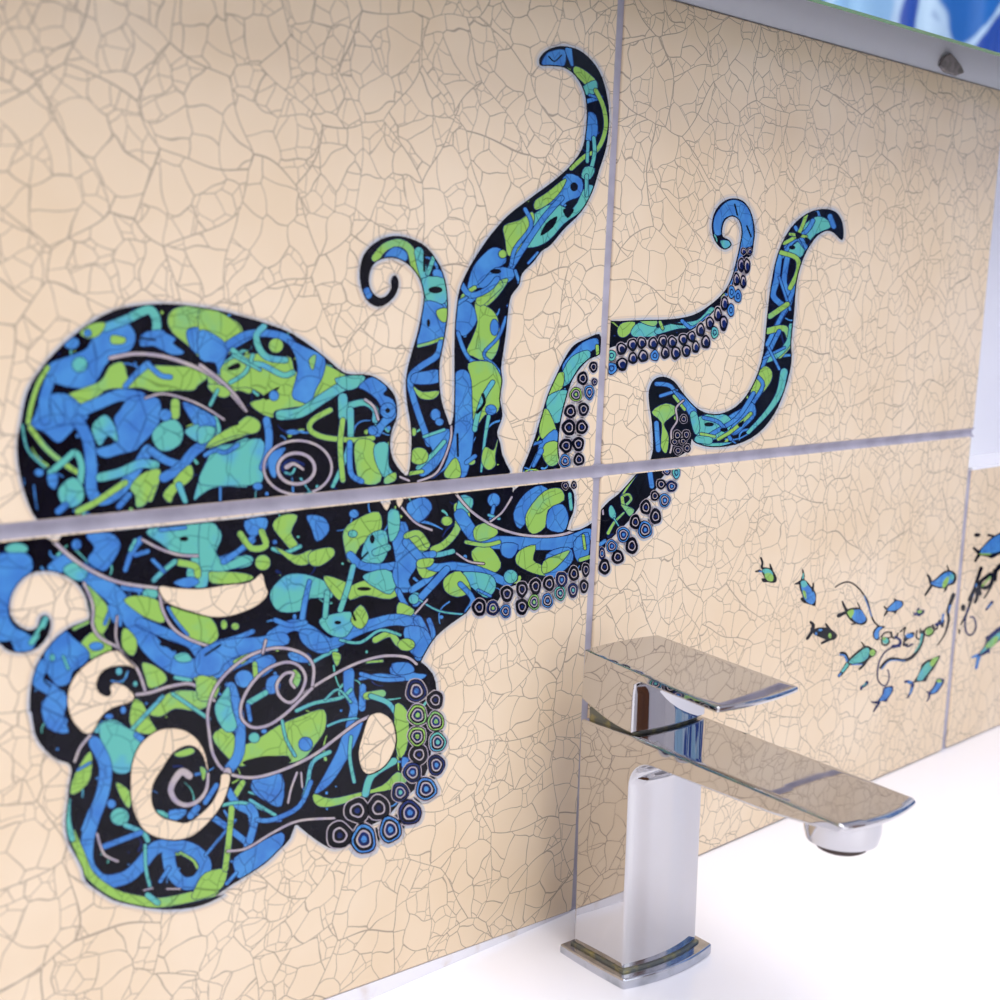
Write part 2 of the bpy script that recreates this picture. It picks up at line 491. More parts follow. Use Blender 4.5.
a.blobs('A', '''
b 410,170 500,170 540,220 520,280 460,300 420,340 370,420 290,430 200,400 190,340 290,300 350,270 380,200
g 446,222 500,232 492,254 446,254
t w34 420,190 500,160 560,130 600,120 625,160 625,220 640,260
b 570,215 640,200 665,215 700,235 690,255 735,290 690,298 640,275 610,262 560,262
k w8 560,232 620,240
b e285,252,30,24
t e318,338,30,30
g 320,210 360,178 420,172 395,220 350,232
b e350,212,14,14
g 670,160 690,120 750,105 820,115 900,145 955,175 970,230 920,290 860,330 800,310 750,260 690,210
b 750,200 790,190 850,205 890,240 925,270 905,300 880,375 855,320 780,290 750,240
g 425,370 440,345 490,330 515,400 560,380 600,345 680,345 760,350 830,382 790,420 770,440 700,440 620,445 560,430 500,432 420,440 350,500 300,480 265,462 340,430 400,405
b w18-26 500,425 540,380 590,335
b w18 590,335 640,380 680,388
g 830,360 890,380 1005,350 1005,450 950,440 880,465 840,430
b 170,470 260,455 330,510 350,550 300,590 270,620 230,650 180,610 125,580 140,540
b w46 330,520 400,490 480,460 560,470
b w40 200,400 175,480 180,560
b 480,520 520,470 600,465 640,490 635,570 600,620 570,650 540,680 480,695 420,710 380,680 470,645 455,560
k w10 470,520 450,550 460,590
t 370,580 420,540 460,590 468,645 430,622 400,662 375,625
t 610,610 650,570 700,560 730,600 722,650 680,680 640,680 615,650
g w34 700,490 700,540
b e660,540,24,22
b 730,490 790,510 855,550 855,600 800,600 765,560
t 742,600 800,575 857,590 850,630 800,648 755,625
t w14 860,550 875,600 855,650
b w44 310,560 350,640 365,750 365,840 400,880 470,850 540,760 590,680
b w40-14 240,560 205,490
g w20 120,590 180,670 250,730 310,770
t w24 200,770 260,720 300,690 325,740 320,810
t 235,835 290,790 330,830 330,880 290,908 245,890
b 190,780 230,780 220,835 195,820
b w26 232,925 262,900
b e155,770,18,15
t w34 400,790 480,770 560,735 620,740
g 520,830 560,780 630,755 640,790 615,850 575,900 545,905 540,860
b w22 475,905 515,860
g w14 600,880 620,830
b w30 600,680 660,720 720,740
b w38 655,790 720,750 770,690 810,660
g 680,820 720,770 760,740 768,790 700,850 680,890 652,860
t w26-18 715,820 740,885
g w24 310,925 380,890 440,850 500,810
g 860,640 920,600 1005,580 1005,612 920,640 835,672
t 810,760 850,690 920,660 1005,640 1005,812 920,825 850,830 800,860 775,875
b w18 840,710 880,695 935,670
k w12 640,820 690,810
g w18 190,350 150,420 122,510 112,570
t w8 88,580 110,680 180,750
b w12 930,270 1000,230
t w12 900,330 960,290 1000,270
t w8 930,400 990,310
b w8 880,880 880,830
l w14-14 440,312 540,295 650,305 760,340 850,385 920,450 980,520
l w8 580,472 650,455 740,475 820,510 895,558
''')
a.blobs('B', '''
g 0,112 80,130 150,180 160,230 110,262 60,235 0,215
b -5,205 60,222 110,270 95,320 75,380 60,330 0,315
g 90,340 200,295 300,310 360,310 380,370 440,340 500,340 560,370 600,400 540,430 500,450 470,500 400,505 300,522 290,550 240,530 200,492 260,470 200,430 140,430 90,400
k 110,350 150,330 160,350 120,362
k e185,270,20,10
k 255,460 320,425 270,480
k e350,272,60,30
b w28 110,260 180,220 260,212 340,230 380,270
b 350,240 420,270 495,310 490,380 460,440 440,490 400,485 368,460 390,370 380,300
g 435,320 462,300 450,360
t w20 130,280 190,330 250,340 330,380 370,370
t w24 255,185 225,220 235,270 270,310 340,320
t w14 120,410 180,370 210,300
t w10 130,300 240,360
g e303,262,28,28
b e295,462,18,20
k 500,470 540,430 545,460
t w38 320,540 400,530 480,480 560,430 630,400
t 540,395 650,382 645,415 590,440
b 635,425 690,388 745,430 730,458 770,480 785,540 740,585 715,625 685,610 735,545 720,500 700,470 660,440
k e630,455,28,16
b e750,522,30,30
k e750,522,10,10
t w24 600,500 660,490 700,520 700,560
t w36 570,470 572,545
b e690,602,18,18
t w26-14 600,520 600,640 570,740 530,825
g w20 520,520 450,560 440,600 500,630 620,640 690,632
g w20 570,560 560,660 570,800
g 620,650 680,640 722,700 720,805 650,812 625,760
t 700,660 750,655 752,740 785,795 740,795 700,720
b w20 598,650 602,770 645,805
g 780,770 780,800 740,815 740,790
t -5,800 20,740 60,670 140,655 240,635 262,700 252,780 230,815 110,822 20,820
b w16 20,700 60,680 100,690 150,660
b w28 265,560 275,620 270,690 250,750
b e230,825,18,14
g 20,672 60,625 140,580 190,545 238,570 225,610 140,622 60,650
k w10 90,590 150,575
g 30,420 80,420 120,450 95,470 50,450
t w12 40,500 70,440
b -5,520 50,545 60,580 0,590
t -5,590 60,592 40,640 -5,652
b 275,700 340,670 315,720 300,790 278,765
b e370,608,26,9
l o 390,750,136,108,10
l o 384,754,74,62,13
n w16 350,778 330,750 360,722 410,738
l w18-8 345,748 375,735 412,758
t w8 340,770 365,775 378,755
l w10 660,478 695,508 712,558
t w12 400,870 440,850
l w14-8 0,340 80,400 140,460 185,525
''')
a.blobs('C', '''
g w26 125,815 160,775 210,760 250,785 265,840 285,880
b 160,805 195,775 235,795 232,825 170,818
t w30 280,790 292,850 310,900 320,950
k w8 300,800 300,860
t w14 335,810 312,870
b 330,865 352,855 372,885 350,912
b w12 350,900 380,915
b e97,940,17,20
t 308,915 372,912 378,1005 305,1005
b 320,980 360,960 378,1005 310,1005
k e335,930,24,9
b 722,110 745,80 800,72 800,125 760,130 728,128
k w5 745,95 765,112 790,90
b w24-8 815,72 828,125
g 840,130 880,150 918,190 905,225 870,190 835,152
t 865,205 912,180 915,220 882,232
b w14 880,255 930,240
b w8 890,232 930,245
g w14 912,215 940,275 948,350 920,425 875,450 825,495
b 880,300 912,305 918,370 895,395 872,380
t w12 905,385 908,440 895,500
t w10 885,400 882,470
t 875,490 908,495 892,532 862,525
b 810,515 862,535 858,590 810,612 760,660 735,630 775,570
g 695,612 740,580 805,530 790,570 750,615 700,642
t 690,660 760,620 830,640 875,560 905,565 865,640 800,690 745,750 690,775 640,765 655,690
k 735,690 775,665 760,705 715,735
k 795,640 835,640 812,672
k e835,560,14,16
t w12 880,520 880,590
g 585,700 640,680 685,650 690,690 655,740 640,795 600,805 590,750
b w18 790,600 720,680 640,800 600,865
b w12 660,640 682,700 625,780 610,840
b 470,860 500,815 545,778 582,790 590,830 540,862 500,915 455,935
b 555,850 625,860 600,900 540,900 485,960 420,1005 425,960 500,905
k e555,862,20,9
k e500,930,22,10
g 500,945 560,900 600,890 562,950 515,990 480,985
b w10 625,860 642,930 600,985
g w14 430,1000 440,950 480,920
b w8 705,795 672,832
g e580,800,14,14
''')
a.blobs('D', '''
t 100,-5 200,-5 212,80 185,110 125,95
k e160,45,32,16
b 108,100 190,115 212,180 202,260 140,292 78,295 98,200
g 165,140 212,130 206,190 178,178
k e128,195,8,18
g w12 82,300 140,285 190,265
b w26 185,285 165,345 90,395 48,440 50,500 80,600 112,690 130,745
b 55,430 120,415 172,410 172,465 60,470
g 60,485 100,510 175,505 150,540 90,535
b e160,612,22,26
b e178,645,18,16
g e62,690,10,18
b 110,720 160,690 222,680 215,760 170,840 110,890 85,880 90,850 150,780
t w18 200,735 140,800 80,855
g e85,800,42,38
g w16 40,880 100,870
t w12 108,712 200,680
b 252,130 290,95 330,120 348,180 310,240 280,252 250,215
g 340,110 400,125 440,170 452,260 432,340 390,372 330,345 300,330 330,260 352,190
g w44 365,95 445,20
b w24 275,15 320,70 400,40 440,-5
b w14 255,110 300,80
b e428,215,18,36
b w12 480,170 445,260 380,335 425,385 460,430
b w16 262,240 290,320 330,370 390,372
k w8 300,290 330,240
b 248,430 290,408 322,450 332,560 332,700 322,790 300,885 270,890 250,820 200,862 140,905 200,850 240,720 250,640 250,520
g 310,380 400,372 442,410 466,480 455,560 435,605 385,612 340,670 330,600 325,460
t w20 420,465 380,530 350,620 338,680
k w14 375,520 382,560 350,602
b e412,590,24,22
t w16-8 402,620 385,720 368,870
g 385,760 425,775 445,715 430,800 432,840 400,862 370,825
g 200,880 215,850 250,808 272,850 270,895 215,900
g e322,825,18,14
b w16 340,800 300,830
k w10 260,700 262,800
l w9 232,665 230,720 205,800 160,880 80,915
l w9 0,895 40,912
b 770,345 830,285 892,265 898,300 860,330 840,370 800,405 750,430 738,390
t 780,350 850,320 862,350 812,395 765,470 720,480 740,415
g 700,440 742,420 735,490 680,525 668,505
g w14 895,300 898,340
t 672,530 740,500 765,520 745,600 722,645 690,642 668,590
g 648,600 670,590 702,660 705,700 655,725 632,690
b 632,750 700,680 718,720 680,775 640,795
g 660,745 715,738 720,822 680,845 648,800
b w22-12 640,775 605,845
b w10 580,755 640,735
''')
a.spatter(20, 300, 400, 515, 110, 5); a.spatter(405, 50, 610, 480, 90, 6)
oct_TL = a.build('octopus_painting', T['TL'][0], -.00015, T['TL'][1])
suckers('D', '''877 395 20 26;828 447 25 32;882 463 14 18 n;797 520 30 34 g;858 510 24 36 b;772 597 28 32;832 587 25 32;765 670 32 38;824 668 28 34;752 753 30 34;808 745 28 34;748 822 27 32 b;811 815 26 30''', oct_TL, T['TL'][1], cl)

# ---- upper right tile art
cl = (G+.0004, H+G+.0004, W-.002, 2*H-.002)
a = Art(cl)
a.S(px('E', pairs('''55,530 110,522 200,518 300,515 380,500 440,465 490,420 520,370 540,300 555,230 560,190 550,150 525,135 500,150 490,180 492,210 515,222 523,243 500,258 475,245 455,210 450,160
 465,110 500,75 540,68 575,85 600,130 610,190 605,240 600,275 580,290 560,300 545,340 525,400 505,440 465,480 425,520 370,560 330,578 250,590 170,595 100,612 55,620''')))
a.S(px('E', pairs('''220,1060 232,1000 228,900 218,830 217,780 235,740 270,728 310,745 345,790 390,840 440,865 500,860 560,820 610,740 640,640 655,500 670,380 695,270 740,180 800,125 860,107 910,118 935,160
 938,210 928,222 900,195 870,190 830,220 790,290 765,380 755,500 745,600 745,680 720,780 680,870 620,940 540,980 450,990 390,975 375,960 365,1000 300,1040 290,1060''')))
a.blobs('E', '''
b 462,200 458,150 478,108 512,78 552,78 590,112 603,180 600,240 575,252 558,300 545,335 518,385 540,290 560,200 545,142 522,132 495,145 484,180 486,200
k w6 535,90 545,130
k w6 580,170 596,210
t 483,225 518,228 520,248 495,252
g 102,552 120,530 165,527 152,560 125,582 105,575
t 152,560 180,530 240,540 245,575 190,580 160,578
g 183,522 245,520 235,542
t w22 250,560 320,540 400,530 450,482
g w10 258,525 268,550
g e486,425,12,10
b w12 340,522 382,548 440,502
b w10 541,300 518,388
k w8 300,530 340,535
t 800,160 850,135 895,170 835,200 800,245 780,285 740,272 718,245 770,200
b w14 725,250 800,190 825,150
b w12 700,300 760,220 800,255
b w12 760,175 800,250
g w12 800,130 770,200 718,235
g w10 740,200 800,210
k 760,190 785,203 765,220
k 795,212 815,222 800,240
k e748,250,12,8
b w18 888,135 902,172
b w20 700,285 690,370 678,430 722,470
b w18 732,275 718,380 742,440 700,520 670,590
b w14 775,300 748,420 690,540 655,610
b w8 700,360 740,480
g w16 705,268 765,290 768,340 740,400
g w18 665,505 730,460
g w22 655,560 720,550 738,600 700,650
t w18 745,540 735,600 690,650 645,670
b w14 700,560 655,650 620,725
b w8 720,620 640,660
b w8 660,620 700,700
g 625,710 650,690 672,710 668,745 640,785 595,830 600,760
b w12 610,720 640,760 600,830
t w26-12 718,710 700,790 655,860 585,935
b 555,850 600,825 612,870 570,915 530,945 485,900 520,870
t 390,885 440,867 500,870 525,900 500,940 450,962 400,952 385,910
b w14 400,972 460,935 545,880 605,790
b w12 420,880 480,900 520,960
g w12 475,960 530,925 595,865
g w10 410,940 460,950
k e440,905,18,8
k e495,925,14,8
k 545,905 570,890 560,915
t 375,960 440,975 525,972 450,988
b w14 245,755 300,765 335,830
b w10 260,800 320,780
g 228,860 280,828 325,850 295,880 272,905 290,950 282,1010 262,985 265,900
b w16 245,900 252,1000
b 305,780 345,800 392,850 385,900 350,840
t 370,870 392,860 405,920 388,940
g w10 310,800 350,850
t w26 400,960 440,965
l w6 345,816 318,845 322,890 300,930 302,980 296,1010
''')
a.spatter(600, 200, 830, 455, 110, 8)
oct_TR = a.build('octopus_painting', T['TR'][0], -.00015, T['TR'][1])
suckers('E', '''78 650 18 22 t;115 625 20 24;155 610 19 24;190 603 18 23;232 605 19 24;268 597 17 23;303 600 18 23;343 590 18 23;375 580 16 22;408 555 17 27;442 530 16 26;472 497 15 28;497 458 15 28;523 415 14 26 b;541 368 13 26;558 315 13 28;567 264 11 14;
78 697 22 24 b;117 682 22 26;157 660 18 23;195 652 20 24;238 650 17 22 b;277 640 17 24;316 640 19 26;355 632 18 24;390 618 15 24;427 600 18 26;460 565 15 24 t;493 530 16 30;520 482 14 26 b;546 430 15 26 b;566 377 12 26;580 318 13 30;590 264 9 13''', oct_TR, T['TR'][1], cl, 'cup')
suckers('E', '''345 885 14 17;322 945 16 19;355 943 15 19''', oct_TR, T['TR'][1], cl)
suckers('K', '''600 12 28 26;662 8 26 26;625 75 30 30;690 58 28 32''', oct_TR, T['TR'][1], cl)

# ---- lower left tile art
cl = (-W+G+.0005, .004, -G-.0004, H-G-.0004)
a = Art(cl)
out = []
out += px('F', pairs('-60,250 200,225 1000,150'))
out += px('G', pairs('500,100 720,85'))
out += px('H', pairs('100,160 170,160 190,180 210,165 360,145 375,175 400,150 540,125 560,150 580,180 577,240 556,298 600,298 645,272 665,260 660,420 600,435 560,452 500,468 440,478 380,485 340,505 320,545 250,545 220,577 170,612 120,655 90,700 70,738'))
out += px('J', pairs('855,88 895,130 910,200 905,300 890,400 880,480 840,560 770,620 720,680 640,720 570,780 520,805 470,785 420,750 385,722 365,712 345,765 300,812 250,860 190,900 120,942 60,985'))
out += px('I', pairs('780,935 720,968 650,990 560,998 470,992 400,978 330,960 270,922 222,885 208,835 180,780 150,722 140,640 150,560 155,500 165,440 150,412 110,400 60,360 20,300 5,210'))
out += px('F', pairs('118,925 120,840 140,750 180,680 230,622 290,582 355,555 350,505 338,460 300,408 240,375 180,364 120,375 70,418 42,475 40,535 70,578 112,600 148,588 158,552 182,538 202,565 192,620 152,670 92,692 30,682 -5,652 -60,640'))
a.S(out, smooth=2)
a.hole_(px('F', pairs('465,682 500,712 540,752 510,742 450,745 402,772 384,820 398,852 430,866 445,852 440,828 458,812 500,825 535,862 520,888 450,910 405,945 380,990 362,1012 325,1005 285,950 270,880 285,810 330,750 400,702')))
a.hole_(px('F', pairs('636,426 700,432 800,436 900,421 1000,408 1045,374 1060,420 1070,455 1040,492 990,520 920,543 850,547 780,530 705,506 658,480')))
a.hole_(px('J', pairs('655,290 692,280 735,308 752,370 745,422 710,482 650,515 620,490 610,430 625,370 640,320')))
a.hole_(px('I', pairs('''500,288 560,273 620,283 670,320 700,375 712,440 706,430 690,380 660,347 620,343 570,372 530,430 490,500 488,575 520,625 580,645 630,650 690,610 735,560 760,500 765,460 795,458 797,490 770,570 720,640 660,695 610,715 560,718 500,705
 450,672 415,602 403,520 408,420 440,340''')))
a.hole_(px('G', pairs('720,75 732,105 748,120 760,80')))
a.hole_(px('G', pairs('785,75 795,110 812,75')))
a.hole_(px('P', pairs('36,528 52,541 60,538 58,526')))
a.blobs('F', '''
t e65,275,45,22
b -30,330 60,292 118,305 127,360 85,400 42,460 32,540 60,590 110,615 140,650 110,692 60,682 40,640 -30,630
k 0,645 30,650 45,682 10,672
t w22 182,555 160,600 125,650
k e170,620,14,28
b e305,258,18,20
b 345,218 440,213 478,250 470,290 430,352 400,360 350,320 378,270
b 188,350 250,298 295,318 240,372
b w70-84 320,360 420,430 490,500 560,600 620,680 720,745 850,755 930,715 1010,680
t 255,350 310,328 350,370 320,402 270,385
b w40 560,570 680,620 760,650 800,700
k e660,655,24,12
t 695,705 740,690 765,720 720,728
b w26-16 560,240 525,290 500,360
t w12 540,240 520,280
b w16 590,285 540,300
t 585,210 640,178 740,178 850,176 885,225 862,290 900,312 980,300 1010,310 1000,340 950,352 845,365 825,425 780,428 745,375 765,315 700,295 640,250
k e735,235,18,10
k e805,235,12,18
b w12 640,200 740,190
g w26 715,330 780,345 790,380
t w18 700,325 650,365 615,400
b w14 610,320 655,365
g 835,385 850,365 980,375 1010,395 940,412 850,412
k w9 835,350 880,360 920,350
b w22 860,325 940,295 1010,240
b 695,410 760,388 795,408 750,430
t e600,455,30,24
b w20 490,430 560,440
g 495,478 560,463 640,490 655,568 590,552 540,522
g 330,410 372,440 435,515 435,570 400,622 375,560 352,470
b w12 440,520 418,575
b 430,500 475,520 455,572
g 495,590 545,640 532,702 488,665
b w12 480,540 480,580
g 675,508 750,528 842,553 872,620 840,655 770,642 720,592
b w10 670,510 700,560 750,620
g e895,578,12,18
g e940,585,15,13
b w18 860,655 950,630 1010,605
g 325,650 380,605 435,650 440,690 370,715 342,690
b e385,665,28,16
g w12 295,595 350,568
b 190,660 250,600 290,630 355,690 335,735 290,765 275,810 230,822 195,780 175,740
b w48 170,740 148,800 205,840 228,870 200,930 245,965
k w8 190,780 175,800 200,825
t w10 252,705 272,755
t e208,710,10,14
b 168,890 240,840 268,880 252,950 272,1010 190,990
g 570,730 640,758 665,802 600,832 582,790
g 775,792 850,785 878,830 852,880 812,832
t w14 760,800 700,790
t e475,765,12,14
t e540,815,8,10
g 535,880 570,895 600,960 625,1010 555,1010 518,965
g 595,925 680,850 800,848 845,890 780,922 700,912 640,945
t w13 690,855 835,955
t w14 650,865 515,1010
t 372,990 440,958 500,985 490,1010 380,1010
b e435,945,16,9
b e492,920,10,14
l w16-12 200,232 280,305 370,365 480,410 630,432
l w10 568,238 640,275 720,300 795,303
l w11 637,440 650,520 700,600 790,650 880,668 1000,652
l w11 335,412 370,500 370,580 400,630 470,670 500,710 550,760 582,850
l w8 468,545 462,620 475,672
l w12 545,858 600,850 680,825 760,815 810,845 856,882
l w8 655,485 720,512 800,535
''')
a.blobs('G', '''
t 0,180 60,178 72,222 58,280 100,332 180,300 210,325 100,362 30,360 0,345
b w26-12 95,325 170,270 245,185
b 178,165 262,152 258,200 200,222
g w24 160,215 205,272 262,262 245,205
g 290,182 325,143 388,143 362,210 395,265 370,282 330,240
k e392,212,16,12
t w14 400,265 340,290 290,275
g 300,268 380,302 445,280 435,332 380,335
b 428,143 492,150 515,200 468,245 445,190
b e298,248,8,8
g e250,330,30,30
g 440,290 520,270 535,300 480,342 440,335
t 285,440 340,383 420,378 512,415 525,470 440,472 400,522 320,525 285,485
b w16-22 437,405 420,480 405,575
g 495,385 560,400 605,430 565,482 520,440
g 575,200 640,150 712,128 725,190 690,225 640,262 600,330 580,280
t e610,215,17,13
t 672,225 742,205 745,300 700,342 645,320
k e688,236,10,18
k w8 640,320 670,290
b w30 600,300 645,342 720,350 790,340
b e615,135,18,16
t w26 700,290 750,270
g 590,435 660,400 740,380 805,430 760,475 660,460 600,478
t 655,380 740,358 785,400 760,455 705,432 665,405
k e655,435,28,8
b 765,200 820,168 842,250 872,300 862,350 832,400 845,440 800,445 770,380 782,320
t 752,130 792,125 795,200 760,245
b 840,92 912,80 918,130 880,168 845,140
g 828,205 880,220 915,270 870,285 840,240
t w18 865,290 940,300 1010,285
b w24 845,440 905,400 950,350 1010,338
g 865,330 930,328 945,370 890,392
k e905,335,20,6
b w20 790,440 820,500 870,560
t e862,470,22,20
k e862,470,8,10
g 795,490 855,520 832,548 790,545
b w44 285,625 370,580 440,605 520,655 600,612 680,580 780,558 860,572
b w18 300,560 360,580 420,570
b w36 870,560 900,630 875,705
b w18 915,560 932,620 905,665
t 478,560 520,540 600,528 615,570 582,625 530,622 490,592
k e550,570,14,8
g 640,500 672,550 642,595 602,560
t w20 612,345 590,430 560,520
t w20 508,450 500,545
k w10 590,490 620,560
b -10,690 100,640 240,628 330,610 352,652 240,695 150,702 90,742 70,775 -10,775
k w9 20,700 80,660
g 130,725 205,690 170,735
b 215,722 280,700 302,740 250,785 222,775
g w18 218,735 222,785
b e175,795,36,34
g -10,785 60,800 72,850 30,882 -10,870
b 355,690 430,695 440,728 370,722
t w12 440,735 490,705 545,680
g 528,690 562,700 545,745
b 400,600 480,610 520,680 470,690 410,650
g w24 700,640 760,615 800,660 850,640
g e832,648,24,20
t w10 560,640 640,650 720,600 800,620
b 768,742 830,728 850,770 905,780 860,805 800,795 762,772
b w12 640,795 720,780 800,792
g 372,758 402,785 385,830 358,812
b 268,800 312,780 315,840 270,852
t w20 195,890 262,850
b w14 190,900 200,960
b w22 110,820 140,880 142,1000
''')
a.blobs('H', '''
b 25,212 80,192 105,228 62,275 30,252
g w22 190,220 192,290 150,345 110,365
g e155,270,18,15
t 203,185 242,198 228,240 188,242
b w42 200,250 260,330 350,342 480,345 560,340 625,315
g 248,292 300,275 325,310 282,335 250,332
b e312,200,20,22
b w10 312,220 302,262
t w8 295,250 330,262
b 378,245 415,180 470,152 505,190 445,232 400,295
g 428,232 480,172 532,162 545,200 492,232 482,290 440,312 418,275
b 498,232 540,215 560,260 542,305 490,292
t w10 565,180 570,230
b w22 60,390 110,380
g 238,372 290,350 335,410 312,442 260,422
g w12 220,340 280,350 330,340
g 395,372 450,350 442,400 475,420 495,452 440,442 388,412
b 340,345 392,350 372,392 340,382
b 488,382 560,358 575,400 535,442 488,465
g 478,405 530,380 565,370 522,422 478,445
b 578,342 625,308 628,380 592,405
g w8 610,318 616,362
b w26 20,340 100,420 180,420 250,432 310,455 360,478
t 215,440 300,450 318,490 290,525 250,500 210,462
b w8 260,500 300,520
t e368,455,22,22
g 148,462 200,438 235,500 190,522 150,502
b w22 155,430 110,480 50,545
b w16 200,480 242,530 222,572
t w5 60,530 130,570 225,582
t e45,530,16,16
g w18 20,320 60,310 90,350
g 60,400 110,395 100,420 60,425
b 15,625 80,628 105,680 65,725 25,692
g e20,682,28,20
g w12 600,400 630,390
l w7 0,220 50,275 105,300
l w8 188,182 240,240 320,290 420,318 540,315 645,272
l w6 372,190 340,240 300,272
l w6 188,378 230,405 278,412
l w6 50,578 90,532
''')
a.blobs('I', '''
t 278,262 330,248 400,278 445,308 432,360 400,442 350,452 318,420 288,340
b w22 425,300 450,320
b w50 258,330 300,420 290,530 250,640 228,730 232,820 290,882 380,870 440,820 500,752 580,742 660,765 700,820 672,880 612,892 565,842 552,775
g w10 600,770 650,800 668,830
g 178,460 240,365 242,460 212,512 162,535
b w8 190,440 240,410
g 345,490 400,530 395,592 362,545
b e325,575,16,17
t e358,626,36,34
t w18 380,660 450,690 470,722
b w20 290,748 442,690
t w12 460,740 462,830 478,905
b w14 556,830 520,885
g w30-40 165,690 200,770 240,860 330,930 420,958 520,970 640,948 735,925
g 700,852 782,838 772,900 722,942 650,955 660,912
t w22 150,560 150,640 168,715
b w12 240,600 210,680
t w22 470,940 510,970
g 578,375 640,352 655,370 600,388
b 558,602 625,600 602,632 560,640
t 498,600 540,608 552,632 512,625
g 680,428 702,440 692,482
b w24 640,625 668,590
b w18 700,570 745,500
b w24 718,620 790,670 882,742
b w10 820,640 760,710 700,782
g w22 850,490 812,560 802,640 792,740 780,835
b w28 790,520 830,580 882,612 890,680 868,745
t w12 768,580 850,570 950,602
b 898,482 1005,458 1005,582 940,562 888,522
b 818,792 900,742 1005,690 1005,745 920,822 842,872 820,842
b w12 785,895 825,850
b w12 880,640 1000,640
t w12 880,560 980,620
l w9 268,695 280,740 300,780 350,805
l w6 455,920 490,912
l w6 545,915 600,915
l w30-10 636,462 608,446 580,475 562,520 582,562 625,580 675,560 705,515 712,455
l w10 178,405 200,350 240,300
''')
a.blobs('J', '''
g 48,372 100,338 160,400 220,382 300,330 400,288 475,268 480,340 442,400 400,452 340,472 340,445 250,450 160,485 100,445
k 160,470 250,445 340,452 335,475 220,490
b w38 118,180 150,300 150,430 112,495
t 85,210 110,180 120,260 140,335 100,352 65,300 58,250
t e207,375,20,19
b e245,350,10,8
b e405,400,26,26
t w10 315,310 330,380 365,445
b w40-26 572,125 572,200 592,260 572,335
b w24 625,180 622,262
g w28 640,215 700,205
t w18 655,215 720,240 752,280 795,335
t w12 370,272 440,242 540,222 580,190
t w8 480,230 530,190 580,240
b 555,352 625,300 602,380 562,460 500,552 440,590 478,520 530,420
t w12 580,372 575,450 592,545
g 438,592 500,610 600,590 700,560 758,508 795,540 742,572 640,592 560,625 480,642 442,628
t w26 745,465 660,520 635,592
g 750,248 792,268 802,330 792,420 765,452 750,385
b 778,452 802,460 778,492
t w14 498,430 432,470 412,560 398,602
b 208,532 300,510 312,570 272,622 240,602 208,562
b w26 192,640 212,680 190,772
b w16 218,692 280,690 380,640 425,545
t w8 490,330 540,310 600,300
b w14 618,130 700,152 780,150
b 738,92 800,88 822,120 760,132
g w8 640,85 700,80
l w10 350,245 420,190 500,140 600,90 700,62 790,65 832,92
l w11 662,288 600,320 520,380 440,440 340,490 230,525 150,525 90,500 50,440 35,360 30,270 60,180 120,110 200,55 300,30 390,50 435,100 430,185
l w11 430,185 380,235 320,290 260,328 200,335 160,300 160,240 200,165 260,110 330,85 380,100 405,145 385,205 345,240 305,215 295,170 325,130 358,128 348,160 362,182
l w30-14 105,505 80,590 40,660 0,712
l w9 105,812 180,800 280,740 380,695 515,685
l w8 372,510 350,570 338,625
l w7 388,510 392,565
l w9 240,50 252,0
''')
a.spatter(0, 490, 595, 900, 330, 9)
oct_BL = a.build('octopus_painting', T['BL'][0], -.00015, T['BL'][1])
suckers('H', '''262 557 24 30;308 560 22 26 g;350 570 19 24 b;405 555 22 28;445 540 20 28 g;490 535 20 26 b;532 510 20 26 t;575 500 17 26 t;612 487 15 24;355 512 22 28;405 497 20 28;450 487 20 28;495 478 20 26;537 465 20 28 b;578 445 18 26;618 433 14 24;550 152 12 14;578 150 10 14''', oct_BL, T['BL'][1], cl)
suckers('J', '''830 195 40 45 b;903 230 32 36;835 288 38 42 g;905 312 34 40 g;833 370 36 40 g;912 392 34 40 t;840 440 36 38;907 480 34 42 b;815 508 36 40 b;868 572 42 46 b;768 585 34 38 t;805 663 46 50 b;685 645 44 48;602 655 48 48;730 728 44 54 b;628 765 50 60 b;535 750 50 52''', oct_BL, T['BL'][1], cl)

# ---- lower right tile art
cl = (G+.0004, .003, W-G-.0006, H-G-.0004)
a = Art(cl)
a.S(px('K', pairs('40,540 75,500 130,440 200,385 270,310 330,240 365,212 430,190 520,190 532,240 495,290 475,340 432,390 385,432 342,492 292,560 242,612 202,652 150,705 110,760 80,800 40,830')))
a.blobs('K', '''
g w12 335,235 250,360 222,410
g w16 222,405 270,388 292,420 262,458 235,462
g w22 228,410 240,470 290,520
g 240,465 312,498 282,542 250,505 220,462
g w12-22 240,520 170,590 128,665
t 135,490 152,468 182,525 172,562 140,542
t w8 170,560 202,612
b w32 425,225 440,330
b w24 72,745 105,720
n w26 130,690 170,680
n w14 470,205 510,205
l w12 88,492 92,530
''')
oct_BR = a.build('octopus_painting', T['BR'][0], -.00015, T['BR'][1])
suckers('K', '''100 905 42 58;82 810 25 45 b;152 757 42 48 b;195 835 45 52;235 675 48 58 b;295 755 45 62;320 585 40 55;390 640 52 65 b;395 480 40 55;465 545 42 58;460 398 32 38;530 430 42 52 b;505 315 35 38;580 330 40 42 b;545 220 30 32 b''', oct_BR, T['BR'][1], cl)
suckers('K', '613 232 30 48 t', oct_BR, T['BR'][1], cl, 'cup')

def motif(fr, text, name, key, halo=None):
    org = T[key][1]
    c = (G+.0004, .003, W-G-.0006, H-G-.0004) if key == 'BR' else (W+G+.0006, .003, 2*W-.003, Z3-.001)
    a = Art(c, False)
    if halo:
        for w_, c_ in ((36, 'i'), (18, 'h')):
            pts = px(fr, pairs(halo)); a.halo_ = None
            a.col.append((c_, outline(pts, w_/FR[fr][2])))
    a.blobs(fr, text)
    return a.build(name, T[key][0], -.00015, org, free=True)

